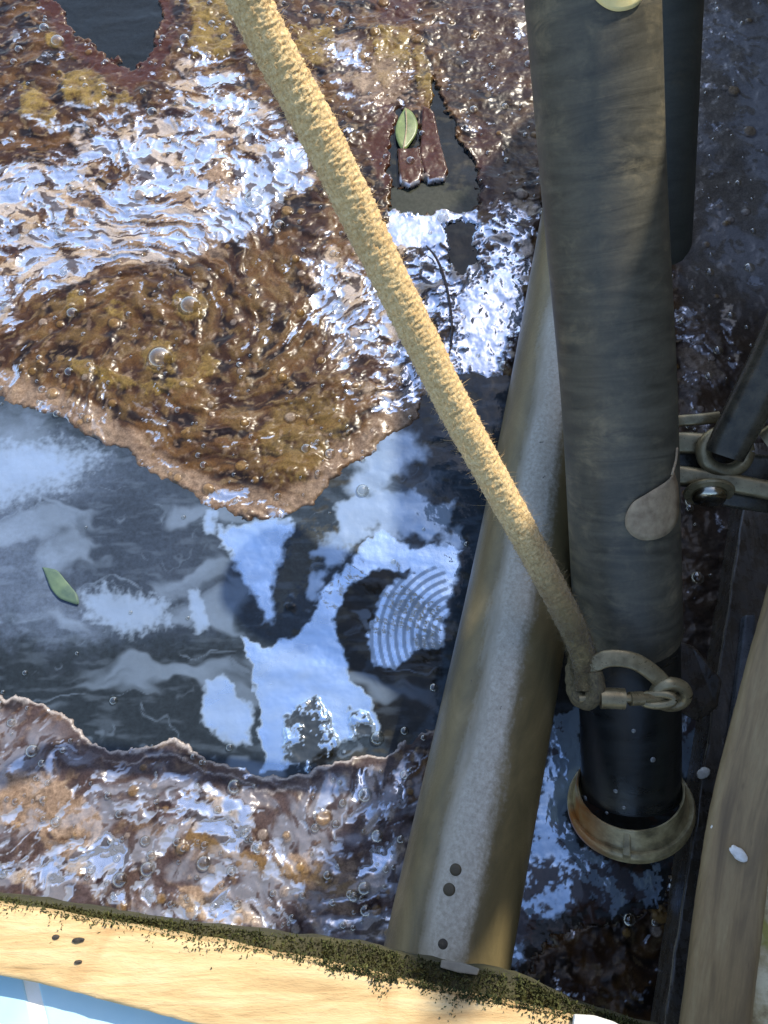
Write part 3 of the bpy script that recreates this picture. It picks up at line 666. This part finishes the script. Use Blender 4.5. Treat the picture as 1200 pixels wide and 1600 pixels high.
# pale stone kerb at the right-hand corner
m = Mat('pale_crusted_stone'); v = m.coord(); q = m.noise(v, 35, 7, .7); q2 = m.noise(v, 14, 4, .6, 1)
c = m.ramp(q, [(.28, lin(96, 80, 54)), (.45, lin(176, 160, 122)), (.62, lin(214, 204, 172))]); c = m.mix(m.f(q2, .55, .65), c, lin(150, 142, 76))
m.set(base=c, rough=.85); m.bump(q, .004, .9); STONE = m.m
o = link('stone_kerb', prism([P(*q) for q in [(1232,1120,.715),(1206,1300,.70),(1178,1450,.69),(1158,1640,.68),(1148,1850,.67),(1500,1850,.64),(1560,1120,.70)]], .12, Vector((0,0,-1)), .006, 3, sub=4, jit=.003), STONE, angle=60)
tag(o, 'pale crusted stone kerb in the lower right corner beyond the rail', 'stone kerb')
# timber wall added outside the frame, unseen, to shade the right side
m = Mat('shade_wall_wood'); v = m.coord(scale=(20, 1.5, 4)); q = m.noise(v, 3, 6); m.set(base=m.ramp(q, [(.3, lin(92, 74, 52)), (.7, lin(140, 116, 82))]), rough=.8); SHADEW = m.m
def box(x0, x1, y0, y1, z0, z1, b=.003):
    return prism([(x0,y0,z1),(x1,y0,z1),(x1,y1,z1),(x0,y1,z1)], z1-z0, Vector((0,0,-1)), b)
wall = thing('shade_wall', 'unseen timber wall added right of the tank to shade it', 'wall', (.70, .4, 0))
zz = -.05
for k in range(10):
    link('board', box(.66, .69, -.45, 1.70, zz, zz+.135), SHADEW, wall, smooth=False); zz += .140
for k in range(2): link('board', box(.66, .69, .78, 1.03, 1.352+.137*k, 1.485+.137*k), SHADEW, wall, smooth=False)  # taller boards added only to throw shade on the tan pipe
link('post', box(.692, .75, -.40, -.34, -.05, 1.36), SHADEW, wall, smooth=False); link('post', box(.692, .75, 1.0, 1.06, -.05, 1.36), SHADEW, wall, smooth=False)

# ============================================================ PLANK, MOSS, TILES AT THE BOTTOM
m = Mat('sunlit_plank_wood'); v = m.coord(scale=(3, 26, 26)); q = m.noise(v, 4, 7, .62, .6); q2 = m.noise(m.coord(scale=(8, 30, 30)), 7, 5, .7); q3 = m.noise(m.coord(), 14, 5, .6, 1)
c = m.ramp(q, [(.25, lin(160, 128, 82)), (.48, lin(198, 168, 118)), (.75, lin(216, 192, 146))])
c = m.mix(m.f(q3, .5, .7, 0, .5), c, lin(176, 128, 76)); c = m.mix(m.f(q2, .62, .75, 0, .5), c, lin(128, 108, 70))
m.set(base=c, rough=.7); m.bump(m.math('ADD', q, q2), .0025, .6); PLANK = m.m
PZ0 = .315
edge = [(-560,1316),(-260,1368),(0,1414),(150,1440),(300,1466),(480,1502),(700,1550),(900,1592),(1000,1618),(1300,1690)]
low = [(1300,1900),(700,1712),(310,1602),(150,1562),(0,1526),(-260,1464),(-560,1396)]
o = link('wooden_plank', prism([PZ(x, y, PZ0) for x, y in edge+low], .030, Vector((0,0,-1)), .004, 3, sub=4, jit=.0018), PLANK, angle=50)
tag(o, 'sunlit yellow wooden plank across the bottom of the picture with a mossy edge', 'plank')
m = Mat('pale_blue_glaze'); v = m.coord(); q = m.noise(v, 9, 4); m.set(base=m.ramp(q, [(.3, lin(156, 204, 224)), (.7, lin(190, 222, 232))]), rough=.35); TILE = m.m
m = Mat('white_joint'); m.set(base=m.ramp(m.noise(m.coord(), 60, 4), [(.3, lin(226, 220, 200)), (.7, lin(240, 238, 230))]), rough=.8); JOINT = m.m
tz = .290
def tl(px, lab):
    o = link('floor_tile', prism([PZ(x, y, tz) for x, y in px], .010, Vector((0,0,-1)), .002, 3), TILE, angle=40); tag(o, lab, 'tile', 'pale blue tiles below the plank')
tl([(-580,1385),(-300,1440),(30,1505),(52,1600),(80,1720),(-300,1700),(-580,1660)], 'pale blue tile in the bottom left corner, left of the white joint')
tl([(52,1509),(330,1562),(900,1700),(900,1760),(100,1720),(74,1600)], 'pale blue tile under the plank edge, right of the white joint')
o = link('tile_bed', prism([PZ(x, y, tz-.0008) for x, y in [(-590,1375),(-320,1430),(950,1690),(950,1900),(-590,1900)]], .03, Vector((0,0,-1)), .002), JOINT, smooth=False); tag(o, 'white mortar bed showing as a joint between the pale blue tiles', 'tile bed')
# dark rotten lip under the plank
m = Mat('rotten_lip'); v = m.coord(); q = m.noise(v, 50, 6, .7); m.set(base=m.ramp(q, [(.3, lin(44, 42, 28)), (.55, lin(66, 64, 40)), (.8, lin(88, 84, 52))]), rough=.85); m.bump(q, .004, .8)
lipe = [(-560,1302),(-260,1352),(0,1402),(200,1432),(330,1448),(480,1466),(560,1474),(700,1508),(820,1528),(900,1568),(1000,1600),(1300,1680)]
lips = [(1300,1760),(900,1650),(300,1520),(-260,1420),(-560,1360)]
o = link('tank_rim', prism([PZ(x, y, .284) for x, y in lipe+lips], .035, Vector((0,0,-1)), .003, 2, sub=5, jit=.004), m.m, angle=60)
tag(o, 'dark mossy rim board under the front edge of the sunlit plank', 'rim board')
# moss: small blades and crumbs growing along the edge
m = Mat('moss_green'); v = m.coord(); q = m.noise(v, 120, 4, .7); q2 = m.noise(v, 22, 3)
c = m.ramp(q, [(.3, lin(44, 48, 28)), (.55, lin(76, 80, 48)), (.8, lin(112, 112, 68))]); c = m.mix(m.f(q2, .5, .65), c, lin(70, 70, 44)); m.set(base=c, rough=.9, spec=.15)
vs = []; fs = []
ex = np.array([e[0] for e in edge]); ey = np.array([e[1] for e in edge]); lx = np.array([e[0] for e in lipe]); ly = np.array([e[1] for e in lipe])
for i in range(26000):
    px = rng.uniform(-260, 1060); ye = np.interp(px, ex, ey); yl = np.interp(px, lx, ly)
    u = rng.random()**.8; cl = noise(np.array([px*.02]), np.array([3.3]))[0]
    if cl < -.30 and rng.random() < .6: continue
    on_top = rng.random() < (.10 if px < 450 else .26)
    if px < 480 and rng.random() < .35: continue
    if on_top: z0 = PZ0; py = ye - 7 + abs(rng.normal(0, 7+22*max(cl, 0)))
    else:
        z0 = .284; py = ye+4-(ye+4-yl)*u
    p = np.array(PZ(px, py, z0 - .001))
    if not on_top and rng.random() < .35: p[2] += rng.uniform(0, .026)*(1-u)
    L = rng.uniform(.0012, .0048); d = rng.normal(0, .6, 3)+np.array([0, .3, .9]); d /= np.linalg.norm(d)
    sd = np.cross(d, rng.normal(0, 1, 3)); sd /= np.linalg.norm(sd)+1e-9; wv = rng.uniform(.0003, .0009); b0 = len(vs)
    vs += [p+sd*wv*.5, p-sd*wv*.5, p+d*L*.6+sd*wv, p+d*L*.6-sd*wv, p+d*L]
    fs += [(b0, b0+1, b0+3, b0+2), (b0+2, b0+3, b0+4)]
o = link('moss', mesh(vs, fs), m.m, smooth=False); tag(o, 'olive green moss growing along the plank edge and dark rim', 'moss', kind='stuff')

# ============================================================ SMALL THINGS
def leaf_mesh(outline, pos, thick=.0008, bulge=None, cx=None, rings=5):
    """outline pixels; pos(px,py)->(point, normal)"""
    n = len(outline); cx = cx or (sum(p[0] for p in outline)/n, sum(p[1] for p in outline)/n)
    vs = []; fs = []
    for side in (0, 1):
        for k in range(rings+1):
            u = k/rings
            for (x, y) in outline:
                qx = cx[0]+(x-cx[0])*u; qy = cx[1]+(y-cx[1])*u
                p, nn = pos(qx, qy); bl = (bulge(qx, qy, u) if bulge else 0)
                vs.append(p+nn*(bl-(thick if side else 0)))
        o = side*(rings+1)*n
        for k in range(rings):
            for i in range(n):
                j = (i+1) % n; f = (o+k*n+i, o+k*n+j, o+(k+1)*n+j, o+(k+1)*n+i)
                fs.append(f if not side else f[::-1])
    a = rings*n; b = (rings+1)*n+rings*n
    for i in range(n): j = (i+1) % n; fs.append((a+i, a+j, b+j, b+i))
    me = mesh(vs, fs); bm = bmesh.new(); bm.from_mesh(me); bmesh.ops.remove_doubles(bm, verts=bm.verts, dist=1e-5); bmesh.ops.recalc_face_normals(bm, faces=bm.faces); bm.to_mesh(me); bm.free(); return me
def smooth_outline(pts, n=60):
    q = catmull([(x, y, 0) for x, y in pts]+[(pts[0][0], pts[0][1], 0)], n)[:-1]; return [(a[0], a[1]) for a in q]
def on_pipe(seg, R):
    A, B = Vector(seg[0]), Vector(seg[1]); a = (B-A).normalized()
    def f(x, y):
        p = cyl_hit(x, y, A, B, R); n_ = ((p-A)-a*(p-A).dot(a)).normalized(); return p, n_
    return f
def on_flat(z): return lambda x, y: (PZ(x, y, z), Vector((0, 0, 1)))
m = Mat('dead_leaf'); v = m.coord(); q = m.noise(v, 70, 5, .6); m.set(base=m.ramp(q, [(.3, lin(122, 104, 82)), (.6, lin(168, 150, 122)), (.8, lin(184, 168, 140))]), rough=.65); m.bump(m.noise(v, 120, 4), .0012, .6); DEAD = m.m
ol = smooth_outline([(1052,738),(1040,752),(1012,770),(988,786),(977,808),(980,828),(997,842),(1020,843),(1042,834),(1056,815),(1059,790),(1058,760)], 72)
o = link('dead_leaf', leaf_mesh(ol, on_pipe((dpts[4], dpts[5]), .0552), .0006, lambda x, y, u: .0012+.002*(1-u)), DEAD)
tag(o, 'dull beige dead leaf stuck low on the black pipe, beside the steel clamp', 'leaf')
s1 = tube([P(1050,742,.765), P(1056,720,.775), P(1058,700,.785)], .0012, 12, 10)
link('stem', s1, DEAD, o)
m = Mat('yellow_leaf'); v = m.coord(); q = m.noise(v, 40, 5); m.set(base=m.ramp(q, [(.3, lin(240, 216, 140)), (.7, lin(250, 238, 180))]), rough=.6); m.bump(q, .0008, .5)
ol = smooth_outline([(922,-30),(928,-4),(945,12),(966,18),(990,12),(1003,-4),(1004,-34),(985,-60),(945,-60)], 54)
o = link('yellow_leaf', leaf_mesh(ol, on_pipe((dpts[1], dpts[2]), .0556), .0006, lambda x, y, u: .001+.0015*(1-u)), m.m)
tag(o, 'bright yellow round leaf stuck on the black pipe at the top edge of the picture', 'leaf')
m = Mat('green_leaf'); v = m.coord(); q = m.noise(v, 60, 5); m.set(base=m.ramp(q, [(.3, lin(74, 88, 46)), (.65, lin(112, 128, 72)), (.85, lin(140, 150, 96))]), rough=.4); m.bump(q, .001, .5); GREEN = m.m
ol = smooth_outline([(633,168),(644,176),(652,192),(651,208),(643,222),(630,235),(621,222),(618,206),(622,188)], 54)
o = link('green_leaf', leaf_mesh(ol, on_flat(.006), .0005, lambda x, y, u: .003*(1-u)+.0015*abs(x-635)/16), GREEN)
tag(o, 'small oval green leaf floating in the dark gap near the top of the scum', 'leaf')
link('midrib', tube([PZ(634,170,.010), PZ(635,200,.0105), PZ(630,234,.0085)], .0011, 16, 8), DEAD, o)
m = Mat('sunken_green_leaf'); v = m.coord(); q = m.noise(v, 50, 4); m.set(base=m.ramp(q, [(.3, lin(66, 86, 80)), (.7, lin(92, 112, 90))]), rough=.5, spec=.2)
ol = smooth_outline([(66,886),(78,888),(90,892),(102,906),(112,918),(121,930),(122,944),(106,940),(92,934),(80,920),(74,906)], 48)
o = link('green_leaf', leaf_mesh(ol, on_flat(.0022), .0004, lambda x, y, u: .0012*(1-u)), m.m)
tag(o, 'pale green leaf lying flat on the open slate water at the left', 'leaf')
m = Mat('dark_twig'); v = m.coord(); m.set(base=m.ramp(m.noise(v, 200, 3), [(.3, lin(42, 28, 24)), (.7, lin(84, 62, 48))]), rough=.5); TWIG = m.m
o = link('twig', tube([PZ(666,384,.008), PZ(682,404,.010), PZ(696,440,.009), PZ(705,490,.010), PZ(706,530,.009), PZ(700,562,.006)], [.0012,.0020,.0017,.0015,.0010], 60, 10, rf=lambda s, p: 1+.3*fbm(s*200, p, 2, 261)), TWIG)
tag(o, 'thin dark curved twig lying on the bluish painted sky shine between the rope and the tan pipe', 'twig')
# white flecks on the rail
m = Mat('white_dropping'); m.set(base=m.ramp(m.noise(m.coord(), 200, 3), [(.3, lin(214, 210, 200)), (.7, lin(240, 240, 236))]), rough=.5); WHITE = m.m
RA, RB = Vector(P(*rl[2])), Vector(P(*rl[3]))
def blob(name, c, rx, ry, rz, mat, seed, rot=0, nrm=Vector((0,-.2,1)), sub=3):
    bm = bmesh.new(); bmesh.ops.create_icosphere(bm, subdivisions=sub, radius=1)
    M = Matrix.Translation(c) @ nrm.normalized().to_track_quat('Z', 'Y').to_matrix().to_4x4() @ Matrix.Rotation(rot, 4, 'Z')
    for v in bm.verts:
        k = 1+.3*fbm(np.array([v.co.x*1.5+seed]), np.array([v.co.y*1.5+v.co.z]), 3, 400+seed)[0]
        v.co = M @ Vector((v.co.x*rx*k, v.co.y*ry*k, v.co.z*rz*k))
    me = bpy.data.meshes.new('b'); bm.to_mesh(me); bm.free(); return link(name, me, mat)
o = blob('white_fleck', PZ(1099,1208,.052), .0078, .0055, .003, WHITE, 1, .5); tag(o, 'white fleck on the dark side board, uppermost of the three flecks', 'fleck', 'white flecks on the side board and rail')
o = blob('white_fleck', P(1119,1295,.715), .0052, .0048, .0030, WHITE, 2, 0); tag(o, 'small round white fleck at the left edge of the tan rail', 'fleck', 'white flecks on the side board and rail')
o = blob('white_fleck', P(1154,1334,.695), .0085, .0048, .0022, WHITE, 3, -.7); tag(o, 'oblong white fleck in the middle of the tan rail, lowest of the three', 'fleck', 'white flecks on the side board and rail')
# flat chips at the plank edge
m = Mat('grey_chip'); m.set(base=m.ramp(m.noise(m.coord(), 80, 4), [(.3, lin(104, 102, 92)), (.7, lin(136, 134, 124))]), rough=.7)
o = link('stone_chip', prism([PZ(x, y, .290) for x, y in [(690,1500),(722,1504),(750,1514),(746,1524),(716,1520),(688,1512)]], .004, Vector((0,0,-1)), .001), m.m, smooth=False); tag(o, 'flat grey chip of stone lying in the moss below the tan pipe', 'stone chip')
o = link('white_chip', prism([PZ(x, y, .322) for x, y in [(898,1586),(930,1588),(962,1598),(990,1614),(930,1618),(896,1608)]], .006, Vector((0,0,-1)), .0015), WHITE, smooth=False); tag(o, 'white chip on the plank at the bottom edge near the right corner', 'chip')
for x, y, a_, b_, s_2 in [(87,1464,.0028,.0016,5),(122,1469,.0046,.0018,6),(122,1503,.003,.0012,7)]:
    o = blob('bark_crumb', PZ(x, y, PZ0+.0012), a_, b_, .0012, GRIT, s_2, .1); tag(o, {5: 'small dark crumb on the plank, left one of the upper pair', 6: 'larger dark crumb on the plank, right one of the upper pair', 7: 'thin dark crumb on the plank, the lowest one'}[s_2], 'crumb', 'dark crumbs on the sunlit plank')
# floating bubbles as thin shells
m = Mat('bubble_film'); lw = m.n('LayerWeight'); lw.inputs['Blend'].default_value = .35
tr_ = m.n('BsdfTransparent'); gl = m.n('BsdfGlossy'); gl.inputs['Roughness'].default_value = .02; tr_.inputs[0].default_value = (.93, .9, .84, 1)
mx = m.n('MixShader'); m.L(m.f(lw.outputs['Facing'], 0, 1, .10, .85), mx.inputs[0]); m.L(tr_.outputs[0], mx.inputs[1]); m.L(gl.outputs[0], mx.inputs[2]); m.L(mx.outputs[0], m.t.nodes['Material Output'].inputs[0])
vs = []; fs = []
def hemi(c, r, nu=14, nv=5):
    b0 = len(vs)
    for j in range(nv):
        e = j/nv*math.pi/2
        for i in range(nu): a = 2*math.pi*i/nu; vs.append((c.x+r*math.cos(e)*math.cos(a), c.y+r*math.cos(e)*math.sin(a), c.z+r*math.sin(e)*.8))
    vs.append((c.x, c.y, c.z+r*.8)); top = len(vs)-1
    for j in range(nv-1):
        for i in range(nu): k = (i+1) % nu; fs.append((b0+j*nu+i, b0+j*nu+k, b0+(j+1)*nu+k, b0+(j+1)*nu+i))
    for i in range(nu): fs.append((b0+(nv-1)*nu+i, b0+(nv-1)*nu+(i+1) % nu, top))
for _ in range(1300):
    x = rng.uniform(-20, 1190); y = rng.uniform(-20, 1460); c = PZ(x, y, 0)
    i0 = int((c.y-gy[0])/STEP); j0 = int((c.x-gx[0])/STEP)
    if not (0 <= i0 < X.shape[0] and 0 <= j0 < X.shape[1]): continue
    s0 = scum[i0, j0]
    if s0 < .5 and rng.random() < .93: continue
    c.z = hw[i0, j0]+(hs[i0, j0]-.0012 if s0 > .5 else 0); hemi(c, min(.002+rng.exponential(.0018), .009))
for x, y, r in [(297,478,.016),(250,560,.018),(90,65,.012),(396,312,.015),(1020,1188,.004),(987,1290,.004),(925,1175,.0)]:
    if r and x < 900: c = PZ(x, y, .006); hemi(c, r, 28, 9)
o = link('bubbles', mesh(vs, fs), m.m); tag(o, 'small glassy bubbles sitting on the brown scum', 'bubbles', kind='stuff')
print('built', len(bpy.data.objects))
